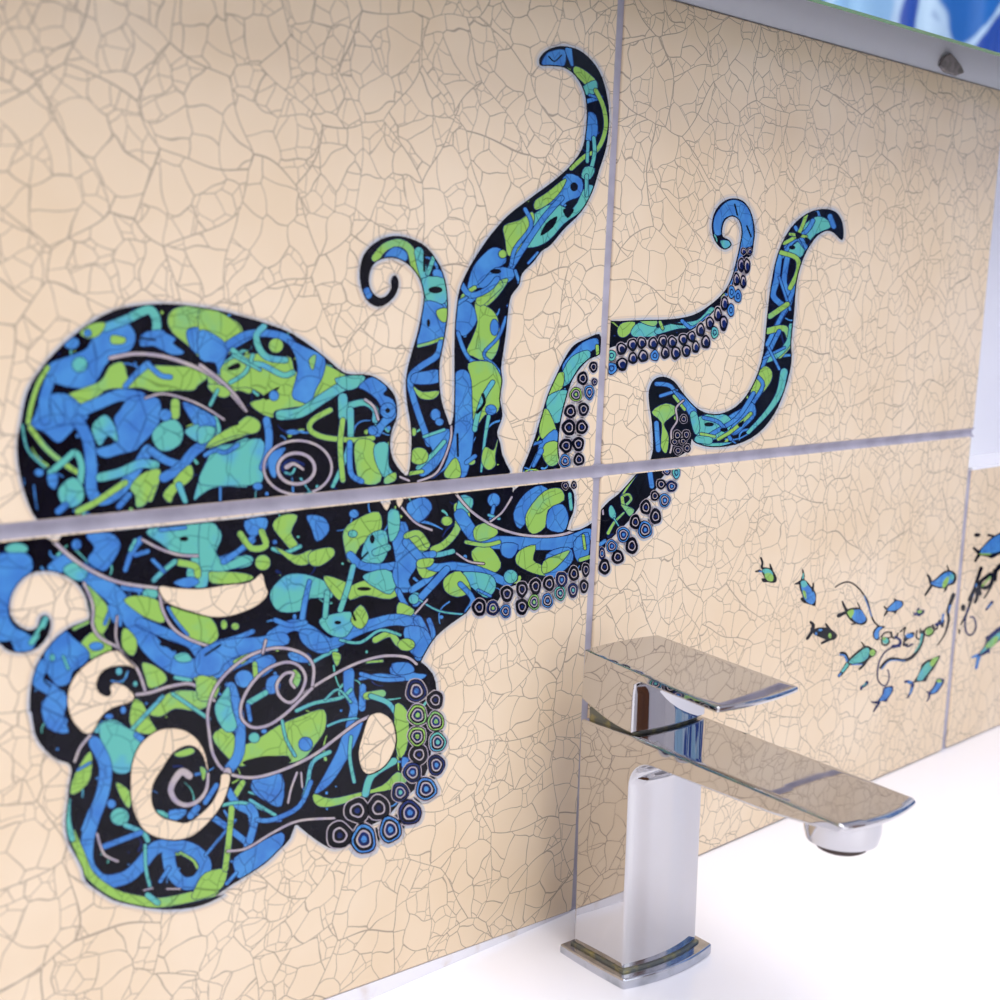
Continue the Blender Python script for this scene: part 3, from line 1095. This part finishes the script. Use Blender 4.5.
FISH = [
 ('M', 'BR', '''
k w20-14 178,225 185,190 172,148
k w24-14 170,255 130,262
k w26-10 262,250 248,200
k 170,235 215,228 262,245 300,300 302,345 270,358 230,350 190,350 178,320 205,318 185,280
t 185,250 220,238 255,252 272,290 240,300 205,285
g 205,282 245,272 275,300 270,340 232,340 208,310
b w12 160,262 178,262
c e175,245,7,7
'''),
 ('M', 'BR', '''
k w30-10 520,325 528,290 520,248
k w26-14 505,345 480,360 462,365
k 495,340 540,330 590,385 630,440 632,500 625,548 590,540 545,525 500,490 520,470 495,400
b 508,350 540,345 585,400 620,445 625,500 600,535 560,520 530,480 510,400
t 508,345 540,338 560,372 530,395 508,378
g 520,420 545,430 552,490 530,470
t w12 522,320 526,280
k w22-12 605,420 610,360
k w16 510,495 540,520
k e615,538,14,9
'''),
 ('M', 'BR', '''
k w34-22 600,745 610,710 588,685
k w24-26 600,760 560,820
k w30-16 740,745 715,700
k w26-18 735,830 680,860
k 600,755 640,732 700,728 760,745 808,790 790,825 740,838 690,820 640,800 615,785
b e668,750,18,10
b e632,780,10,14
g e747,797,14,22
'''),
 ('M', 'BR', '''
k w26-14 885,585 865,545 852,512
k w22-34 885,600 820,630
k w12 930,700 1000,690
k 872,592 930,565 1000,570 1040,625 1060,665 1040,700 990,705 930,680 895,640
k w14-8 1000,570 978,520
b 930,590 1000,580 1035,625 1048,665 1000,695 950,670 925,630
g 892,600 935,578 950,600 925,650 905,630
'''),
 ('L', 'BR', '''
k w34-16 70,850 40,780 0,775
k w40-26 60,870 20,930 -10,965
b w20-10 58,840 35,795 -5,790
t w24 60,870 20,925
b w14 5,945 -12,965
k 60,840 130,770 210,715 270,735 302,760 290,795 250,820 225,850 195,890 160,918 155,900 185,870 120,868 80,875
k w14-10 205,725 180,685
t 72,850 140,785 205,735 240,740 235,800 190,845 120,862
g e268,772,24,28
b w10 100,872 180,868
'''),
 ('L', 'BR', '''
k w18-12 395,415 365,388
k w20-12 390,430 370,462
k 385,410 420,370 450,340 440,315 470,330 522,345 520,385 480,420 460,450 440,435 400,430
b 392,410 430,370 470,340 512,352 512,385 470,415 410,425
'''),
 ('L', 'BR', '''
n 600,430 630,440 640,410 655,395 670,415 700,415 700,440 675,460 655,470 630,460 605,470 615,450
g e662,430,20,13
'''),
 ('L', 'BR', '''
k w26-18 755,195 745,150 728,125
k w24-14 760,215 730,260 708,292
k w14-10 905,90 890,45
k 740,185 790,160 850,105 900,85 950,100 970,150 950,200 900,215 890,245 860,272 870,240 820,235 770,218
b 755,190 800,165 860,115 910,98 940,120 940,180 900,200 850,225 790,215
t e930,140,20,26
g 860,175 900,135 905,175 870,230 850,220
'''),
 ('O', 'BR', '''
n w30-18 600,360 560,345 540,350
n w28-14 605,370 590,430 562,480
k 610,350 650,290 680,210 720,170 760,155 832,128 820,170 780,240 740,290 715,345 690,345 650,350
k w16 700,195 680,215
t 640,330 680,240 730,185 770,200 750,250 710,300 680,335
g 745,200 770,155 820,140 800,180 770,220
b w22 590,350 570,352
b w14 600,400 580,450
'''),
 ('O', 'BR', '''
n w24-12 320,515 290,520 262,515
n w24-12 325,520 300,560 278,595
n 310,510 350,450 360,400 400,385 440,385 438,430 400,490 385,515 350,510
b 325,505 362,445 375,405 425,395 425,435 390,485 355,502
'''),
 ('O', 'BR', '''
n w22-10 745,445 720,430
n w22-10 745,455 740,480 722,510
n 740,435 780,380 805,325 865,325 860,365 820,425 795,445 760,455
b 755,440 792,385 815,350 848,355 820,405 785,438
g e825,342,22,14
'''),
 ('O', 'BR', '''
n 165,390 200,365 215,340 238,350 222,380 190,400 172,420
t w8 190,385 215,362
'''),
 ('N', 'RR', '''
k w18-12 392,262 368,240
k w18-12 398,268 375,305
k 385,262 420,225 460,185 520,155 600,140 640,200 560,250 500,270 460,292 440,285 400,275
b 400,258 440,210 490,175 560,158 600,190 540,240 480,262 430,268
g w8 400,270 450,270
k w12 440,175 465,180
'''),
 ('N', 'RR', '''
k e385,175,16,10
'''),
 ('N', 'RR', '''
b w20-14 395,775 380,840
b w20-10 395,775 360,785
n 385,780 420,730 440,680 500,630 560,600 560,660 500,700 450,745 430,770
t 398,770 432,725 470,680 520,650 500,690 440,740
g 425,735 450,700 490,680 480,715 445,742
n w16-8 440,745 445,765
n w12 430,690 445,680
'''),
 ('N', 'RR', '''
n w16-10 460,510 430,548
b w6 455,518 438,538
'''),
]
for fr, key, txt in FISH:
    motif(fr, txt, 'painted_fish', key)

motif('L', '''
k w10.8-14.85 -40,225 0,200 60,182 120,205 180,265 230,350 250,430 280,510 320,550
b w8.1 200,300 235,390 262,470
k 320,548 375,555 330,590 325,640 330,660 300,668 275,640 275,595 295,565
b 318,560 355,562 325,590 318,650 295,655 283,635 285,600
k w13.5 345,660 350,700 385,708 410,680 390,650 350,650
t e378,672,26,26
g e365,655,14,14
k w12.15 340,640 375,605 415,605 425,640 395,650
k w13.5 425,600 440,650 470,640 480,610
n w29.7-18.9 440,720 490,710 500,670 460,640
k w10.8 500,600 545,560 530,610 545,650
k 525,660 560,615 615,600 612,640 570,660 545,680
b e578,632,34,20
n w16.2 530,690 560,720 600,700
k w12.15 540,660 525,710 560,700
k w13.5 640,590 635,640 660,660 690,620
k w10.8 670,570 665,610
g e742,595,30,34
k w12.15 742,555 705,580 705,620 742,632 780,600 770,560 742,555
k w14.85 770,540 800,580 830,500 850,560 860,500
n w27 800,540 860,510
b w16.2 860,450 850,510
k w35.1-8.1 945,290 900,420 905,500 870,620 810,710
b w18.9-8.1 915,380 905,440
k w32.4-18.9 690,600 680,680 640,760 590,815 530,835 470,825 420,822 370,855 335,900
t w18.9-8.1 680,620 665,700 620,770
b w8.1 540,840 430,835 380,865 345,910
n w13.5-10.8 500,720 440,725 370,770 325,850 310,950 320,1010 370,1050 405,1000 405,940 395,915
''', 'painted_lettering', 'BR')
motif('N', '''
k w18.9-8.1 405,340 375,430 355,500 330,570 305,620
b w6.75 380,420 362,480
k w16.2 345,500 375,440 385,480 375,510
k w18.9 400,470 395,420 430,385 460,370 455,420 420,440 400,420
g w8.1 410,430 450,385
k w13.5-8.1 470,350 460,420 420,490
k w16.2 475,400 485,340 520,320 520,380
k e315,538,12,18
n w10.8-8.1 340,540 325,600 330,660 355,675 378,640 370,590 350,585
k w9.45 296,650 296,665
k w13.5 488,350 540,300
''', 'painted_lettering', 'RR')

# ------------------------------------------------------------------ setting
def struct(name, bm, m):
    o = link(name, bm, m); o['kind'] = 'structure'; return o
# grout bed behind the tiles, with a hollow struck joint between the rows
bm = bmesh.new(); rows = []
for i in range(9):
    t = -1+2*i/8; z_ = H+t*(G+.0004); y_ = .0003+.0020*(1-t*t)
    rows.append([bm.verts.new((x_, y_, z_)) for x_ in (-W-.004, W+.0012)])
rows.append([bm.verts.new((x_, .006, H+G+.0004)) for x_ in (-W-.004, W+.0012)])
rows.insert(0, [bm.verts.new((x_, .006, H-G-.0004)) for x_ in (-W-.004, W+.0012)])
for p_, q_ in zip(rows, rows[1:]+[rows[0]]): bm.faces.new((p_[0], p_[1], q_[1], q_[0]))
o = link('trim_3', bm, M_grout, sharp=60); o['kind'] = 'structure'
bm = bmesh.new(); box(bm, -W-.004, W+.0012, .0025, .0095, -.001, 2*H-.001)
box(bm, W+.0012, 2*W+.01, .0014, .0095, -.001, Z3-.0006)
bmesh.ops.remove_doubles(bm, verts=bm.verts, dist=1e-7)
struct('trim_1', bm, M_grout)
bm = bmesh.new()
# white wall: above tiles, left of tiles and set back above the third tile
box(bm, -1.6, 1.2, .030, .12, -.9, 1.7)
box(bm, -1.6, -W-.004, .0095, .030, -.9, 1.7)
box(bm, -W-.004, W+.0012, .0012, .030, 2*H-.001, 1.7)
box(bm, -W-.004, W+.0012, .0095, .030, -.9, 2*H-.001)
box(bm, W+.0012, 1.2, .0095, .030, -.9, Z3-.0006)
struct('wall_back', bm, M_wall)
# sill of the recess
bm = bmesh.new(); box(bm, W+.0014, 1.2, -.0002, .030, Z3-.0006, Z3+.0012)
o = struct('trim_2', bm, M_basin)
# room shell
bm = bmesh.new(); box(bm, 1.2, 1.3, -1.9, .12, -.9, 1.7); struct('wall_right', bm, M_wall)
bm = bmesh.new(); box(bm, -1.7, -1.6, -1.9, .12, -.9, 1.7); struct('wall_left', bm, M_wall)
bm = bmesh.new()
WX0, WX1, WZ0, WZ1 = -1.0, .35, -.05, 1.25
box(bm, -1.6, WX0, -1.9, -1.8, -.9, 1.7); box(bm, WX1, 1.2, -1.9, -1.8, -.9, 1.7)
box(bm, WX0, WX1, -1.9, -1.8, -.9, WZ0); box(bm, WX0, WX1, -1.9, -1.8, WZ1, 1.7)
struct('wall_front', bm, M_wall)
M_floor = noisy('grey_floor', (170, 160, 150), (150, 142, 134), 5, .4)
bm = bmesh.new(); box(bm, -1.7, 1.3, -1.9, .12, -1.0, -.9); struct('floor', bm, M_floor)
bm = bmesh.new(); box(bm, -1.7, 1.3, -1.9, .12, 1.7, 1.8); struct('ceiling', bm, M_wall)
# vertical joint between the left and right tiles, flush enough to be seen at a slant
bm = bmesh.new(); box(bm, -G-.0004, G+.0004, .0012, .0025, .0002, H-G); box(bm, -G-.0004, G+.0004, .0012, .0025, H+G, 2*H-.002)
box(bm, W-.0034, W+.0034, .0012, .0095, .0002, Z3-.0008); struct('trim_4', bm, M_grout)
# unseen door in the front wall, added for its brown reflection in the tap
bm = bmesh.new(); box(bm, .45, .74, -1.80, -1.77, -.9, 1.1); dr = struct('reflected_door_1', bm, noisy('brown_wood', (120, 74, 40), (92, 54, 28), 12, .4)); bevel(dr, .004)
bm = bmesh.new(); lathe(bm, [(.012, 0), (.012, .03), (.026, .034), (.026, .06), (.01, .066)], 24)
hd = link('door_knob', bm, M_chrome, dr, loc=(.52, -1.77, .10)); hd.rotation_euler = (-PI/2, 0, 0)
# window frame in the front wall
bm = bmesh.new()
fw = .05
box(bm, WX0, WX0+fw, -1.88, -1.82, WZ0, WZ1); box(bm, WX1-fw, WX1, -1.88, -1.82, WZ0, WZ1)
box(bm, WX0+fw, WX1-fw, -1.88, -1.82, WZ0, WZ0+fw); box(bm, WX0+fw, WX1-fw, -1.88, -1.82, WZ1-fw, WZ1)
box(bm, (WX0+WX1)/2-.025, (WX0+WX1)/2+.025, -1.88, -1.82, WZ0+fw, WZ1-fw)
struct('window_1', bm, mat('window_white', (240, 240, 240), .3))

# ------------------------------------------------------------------ basin deck
bm = bmesh.new()
box(bm, -.75, .85, -.46, .0090, -.03, 0.0)
wb = link('washbasin_deck', bm, M_basin); bevel(wb, .004, 3)
tag(wb, 'glossy white ceramic washbasin deck under the tiles, carrying the chrome tap', 'washbasin')
# cabinet carrying the basin
cab = empty('vanity_cabinet', (0.05, -.22, -.9))
tag(cab, 'white vanity cabinet under the washbasin deck', 'cabinet')
M_cab = mat('cabinet_white', (225, 225, 228), .35)
bm = bmesh.new(); box(bm, -.75, .75, -.20, .21, 0, .8699); link('carcass', bm, M_cab, cab)
for k in range(3):
    bm = bmesh.new(); box(bm, -.745+.5*k, -.255+.5*k, -.218, -.2, .01, .86); d = link('door', bm, M_cab, cab); bevel(d, .002, 2)
# sealant wedge under the lower left tile, bead along the others
bm = bmesh.new()
x0 = -W+.004
zA = .0016+(slantx.z-.0016)*x0/slantx.x
prism(bm, [(x0, .0001), (-.004, .0001), (-.004, .0009), (x0, zA-.0008)], .0003, .0088)
sl = link('sealant_strip', bm, M_seal)
tag(sl, 'white silicone sealant wedge under the lower left octopus tile', 'sealant')

# ------------------------------------------------------------------ tap
F0 = Vector((-.01012, -.04388, 0.0))
tap = empty('basin_mixer_tap', F0)
tap.rotation_euler = (math.radians(-1.03), math.radians(-.7), math.radians(-5.7))
tag(tap, 'chrome single lever basin mixer tap with long flat spout on the white washbasin', 'tap')

def profile_solid(name, prof, hw, bow, m, nx=14, bev=.0012, parent=tap, sharp=35, bseg=3):
    """side profile (y,z) swept across x; hw(y,z)=half width, bow(y,z)=how far the middle bulges in y"""
    bm = bmesh.new(); rows = []
    for i in range(nx+1):
        t = -1+2*i/nx
        rows.append([bm.verts.new((t*hw(y, z), y+bow(y, z)*(1-t*t), z)) for y, z in prof])
    n = len(prof)
    for a, b in zip(rows, rows[1:]):
        for k in range(n):
            bm.faces.new((a[k], a[(k+1) % n], b[(k+1) % n], b[k]))
    bm.faces.new(rows[0]); bm.faces.new(rows[-1][::-1])
    o = link(name, bm, m, parent, sharp)
    if bev: bevel(o, bev, bseg, 32)
    return o
def arc(cy, cz, r, a0, a1, n=8):
    return [(cy+r*math.cos(math.radians(a0+(a1-a0)*i/n)), cz+r*math.sin(math.radians(a0+(a1-a0)*i/n))) for i in range(n+1)]

# local y: 0 = faucet centre; front is -y
yb, yf = .0162, -.0135
ztop = .1036
prof = [(yb, .0045), (yb, ztop-.001), (yf, ztop), (-.1140, .0996), (-.1158, .0984), (-.1145, .0960)]
prof += [(-.085, .0938), (-.055, .0938), (yf-.020, .0940)]
prof += arc(yf-.012, .0820, .012, 90, 0, 8)[0:]
prof += [(yf, .070), (yf, .040), (yf, .0045)]
def hw(y, z): return .0214
def bow(y, z):
    if y < -.110: return -.0035
    if abs(y-yf) < .0008 and z < .093: return -.0030
    if y < -.02 and z < .0945 and y > -.035: return -.0030*(1-(-.02-y)/.015)
    return 0
profile_solid('body_and_spout', prof, hw, bow, M_chrome, bev=.0011)
# base plate
def plan_slab(name, x0, x1, y0, y1, bow, z0, z1, m, bev, parent=tap, side=0):
    pts = []
    for i in range(17):
        t = -1+2*i/16; pts.append(((x0+x1)/2+t*(x1-x0)/2, y0-bow*(1-t*t)))
    for i in range(1, 8):
        t = -1+2*i/8; pts.append((x1+side*(1-t*t), (y0+y1)/2+t*(y1-y0)/2))
    pts += [(x1, y1), (x0, y1)]
    for i in range(1, 8):
        t = 1-2*i/8; pts.append((x0-side*(1-t*t), (y0+y1)/2+t*(y1-y0)/2))
    bm = bmesh.new()
    a = [bm.verts.new((p[0], p[1], z0)) for p in pts]; b = [bm.verts.new((p[0], p[1], z1)) for p in pts]
    n = len(pts); bm.faces.new(a[::-1]); bm.faces.new(b)
    for i in range(n): bm.faces.new((a[i], a[(i+1) % n], b[(i+1) % n], b[i]))
    o = link(name, bm, m, parent); bevel(o, bev, 3, 40); return o
plan_slab('base_plate', -.0260, .0260, -.0186, .0200, .0038, -.0006, .0042, M_plate, .0009, side=.0006)
plan_slab('gasket', -.0224, .0224, -.0145, .0172, .0030, .0040, .0052, M_scale, .0003)
# lever with hub
zt0, zt1 = .1324, .1272
lp = [(yb-.0012, zt0), (yb, .1115)]
for i in range(1, 7):
    t = i/7; lp.append((yb+(yf-yb)*t, .1115-.0070*math.sin(t*PI/2)))
lp += [(yf, .1044), (yf-.0003, .120)]
lp += [(yf-.0010, .1245), (yf-.004, .1262), (-.040, .1255), (-.0588, .1247), (-.0596, .1259), (-.0590, zt1)]
def lhw(y, z): return .0212 if y > yf-.002 else .0212+.0018*min(1, (yf-.002-y)/.04)
def lbow(y, z):
    if y < -.055: return -.0025
    if y > yb-.003: return .0022
    if yf-.0012 < y < yf+.001: return -.0024
    return 0
profile_solid('lever', lp, lhw, lbow, M_chrome, bev=.0007)
# cartridge neck between hub and body, furred with limescale
plan_slab('cartridge_collar', -.0185, .0185, -.0120, .0140, .002, .1025, .1080, M_scale, .0004)
# aerator
bm = bmesh.new(); lathe(bm, [(.0136, .0965), (.0138, .0890), (.0128, .0848), (.0104, .0836), (.0096, .0836)], 48, (0, -.1000, 0))
aer = link('aerator_housing', bm, M_chrome, tap, 30)
bm = bmesh.new(); lathe(bm, [(.0090, .0842), (.0090, .0818), (.0080, .0812)], 40, (0, -.1000, 0)); link('aerator_nozzle', bm, M_dark, aer, 30)

# ------------------------------------------------------------------ mirror above the tiles
pa = hit(820, 0, 1, -.050); pb = hit(1000, 53, 1, -.050)
sl_ = (pb.z-pa.z)/(pb.x-pa.x)
mir = empty('wall_mirror', (0, 0, pb.z))
tag(mir, 'frameless wall mirror with green glass edge above the cream tiles', 'mirror')
def zb(x): return (sl_*(x-pb.x))
mx0, mx1 = -.30, .62
bm = bmesh.new(); prism(bm, [(mx0, zb(mx0)), (mx1, zb(mx1)), (mx1, .55), (mx0, .55)], -.050, -.0455)
g = link('mirror_glass', bm, [M_edge, M_mirror], mir)
for p in g.data.polygons:
    if p.normal.y < -.9: p.material_index = 1
bm = bmesh.new(); prism(bm, [(mx0+.006, zb(mx0)+.008), (mx1-.006, zb(mx1)+.008), (mx1-.004, .54), (mx0+.004, .54)], -.0454, -.0405)
link('shadow_backing', bm, M_brown, mir)  # board behind the glass, its dark colour standing for the underside shadow
for bx in (mx0+.12, mx1-.12):
    bm = bmesh.new(); box(bm, bx-.02, bx+.02, -.0405, .0012, .30, .34); link('mounting_bracket', bm, M_plate, mir)
# chipped plaster spot
c = hit(946, 62, 1, .001)
bm = bmesh.new()
pp = [hit(u, v, 1, .0) for u, v in ((939, 66), (942, 58), (949, 53), (954, 58), (960, 66), (963, 73), (955, 76), (944, 72))]
prism(bm, [(p.x-c.x, p.z-c.z) for p in pp], -.0012, .0008)
o = link('plaster_chip', bm, M_plaster, loc=(c.x, 0.0, c.z)); bevel(o, .0008, 2, 40)
tag(o, 'small bare grey plaster chip in the white strip above the top tile', 'plaster chip')

# ------------------------------------------------------------------ blue shower curtain seen in the mirror and chrome
m = bpy.data.materials.new('blue_patterned_cloth'); m.use_nodes = True
n = N(m.node_tree); b = m.node_tree.nodes['Principled BSDF']
tc = n.new('ShaderNodeNewGeometry')
nz = n.new('ShaderNodeTexNoise'); n.set(nz, 'Vector', tc.outputs['Position']); n.set(nz, 'Scale', 5.0)
v = n.vmath('ADD', tc.outputs['Position'], n.vmath('SCALE', nz.outputs['Color'], .30))
e = n.new('ShaderNodeTexVoronoi', feature='DISTANCE_TO_EDGE'); n.set(e, 'Vector', v); n.set(e, 'Scale', 7.5)
f = n.new('ShaderNodeTexVoronoi', feature='F1'); n.set(f, 'Vector', v); n.set(f, 'Scale', 7.5)
sc_ = n.new('ShaderNodeSeparateColor'); n.set(sc_, 0, f.outputs['Color'])
cc = n.mix(n.math('GREATER_THAN', sc_.outputs[0], .58), lin((16, 98, 172)), lin((140, 180, 212)))
cc = n.mix(n.math('GREATER_THAN', sc_.outputs[1], .66), cc, lin((12, 62, 150)))
ed = n.new('ShaderNodeMapRange'); n.set(ed, 0, e.outputs['Distance']); n.set(ed, 1, .03); n.set(ed, 2, .07); n.set(ed, 3, 1.0); n.set(ed, 4, 0.0)
n.set(b, 'Base Color', n.mix(ed.outputs[0], cc, lin((176, 200, 220))))
n.set(b, 'Roughness', .6)
cur = empty('shower_curtain', (1.12, -.20, -.85))
tag(cur, 'blue shower curtain with pale curved pattern, reflected in the mirror', 'curtain')
bm = bmesh.new(); K = 90; prev = None
for i in range(K+1):
    t = i/K
    x = .02*math.sin(t*PI*22); y = -1.1*t
    a_, b_ = bm.verts.new((x, y, 0)), bm.verts.new((x, y, 2.3))
    if prev: bm.faces.new((prev[0], a_, b_, prev[1]))
    prev = (a_, b_)
o = link('curtain_cloth', bm, m, cur, 80)
sm = o.modifiers.new('thick', 'SOLIDIFY'); sm.thickness = .0015
bm = bmesh.new()
bmesh.ops.create_cone(bm, cap_ends=True, segments=20, radius1=.012, radius2=.012, depth=1.2,
    matrix=Matrix.Translation((0, -.55, 2.313)) @ Matrix.Rotation(PI/2, 4, 'X'))
link('curtain_rail', bm, M_chrome, cur)

# ------------------------------------------------------------------ light
def area(name, loc, size, power, rot, col=(1, 1, 1), sy=None):
    l = bpy.data.lights.new(name, 'AREA'); l.energy = power; l.color = col
    l.shape = 'RECTANGLE' if sy else 'SQUARE'; l.size = size
    if sy: l.size_y = sy
    o = bpy.data.objects.new(name, l); COL.objects.link(o); o.location = loc; o.rotation_euler = rot
    return o
area('window_light', ((WX0+WX1)/2, -1.79, (WZ0+WZ1)/2), WX1-WX0-.06, 13, (PI/2, 0, 0), (.97, .98, 1.0), WZ1-WZ0-.06)
area('ceiling_light', (-.10, -.75, 1.68), 1.4, 66, (0, 0, 0), (1.0, .99, .985))
wd = bpy.data.worlds.new('w'); bpy.context.scene.world = wd; wd.use_nodes = True
wd.node_tree.nodes['Background'].inputs[0].default_value = (.9, .94, 1, 1)
wd.node_tree.nodes['Background'].inputs[1].default_value = 1.2

# ------------------------------------------------------------------ camera object
cd = bpy.data.cameras.new('cam'); co = bpy.data.objects.new('cam', cd); COL.objects.link(co)
R = Matrix((RGT, UPV, -FWD)).transposed().to_4x4()
co.matrix_world = Matrix.Translation(CAM) @ R
cd.sensor_width = 36; cd.lens = FPX*36/1000; cd.clip_start = .01; cd.clip_end = 20
cd.dof.use_dof = True; cd.dof.focus_distance = .60; cd.dof.aperture_fstop = 12
sc = bpy.context.scene; sc.camera = co
sc.view_settings.view_transform = 'Standard'; sc.view_settings.look = 'None'
sc.view_settings.gamma = 1; sc.view_settings.use_curve_mapping = False
sc.view_settings.exposure = -1.15
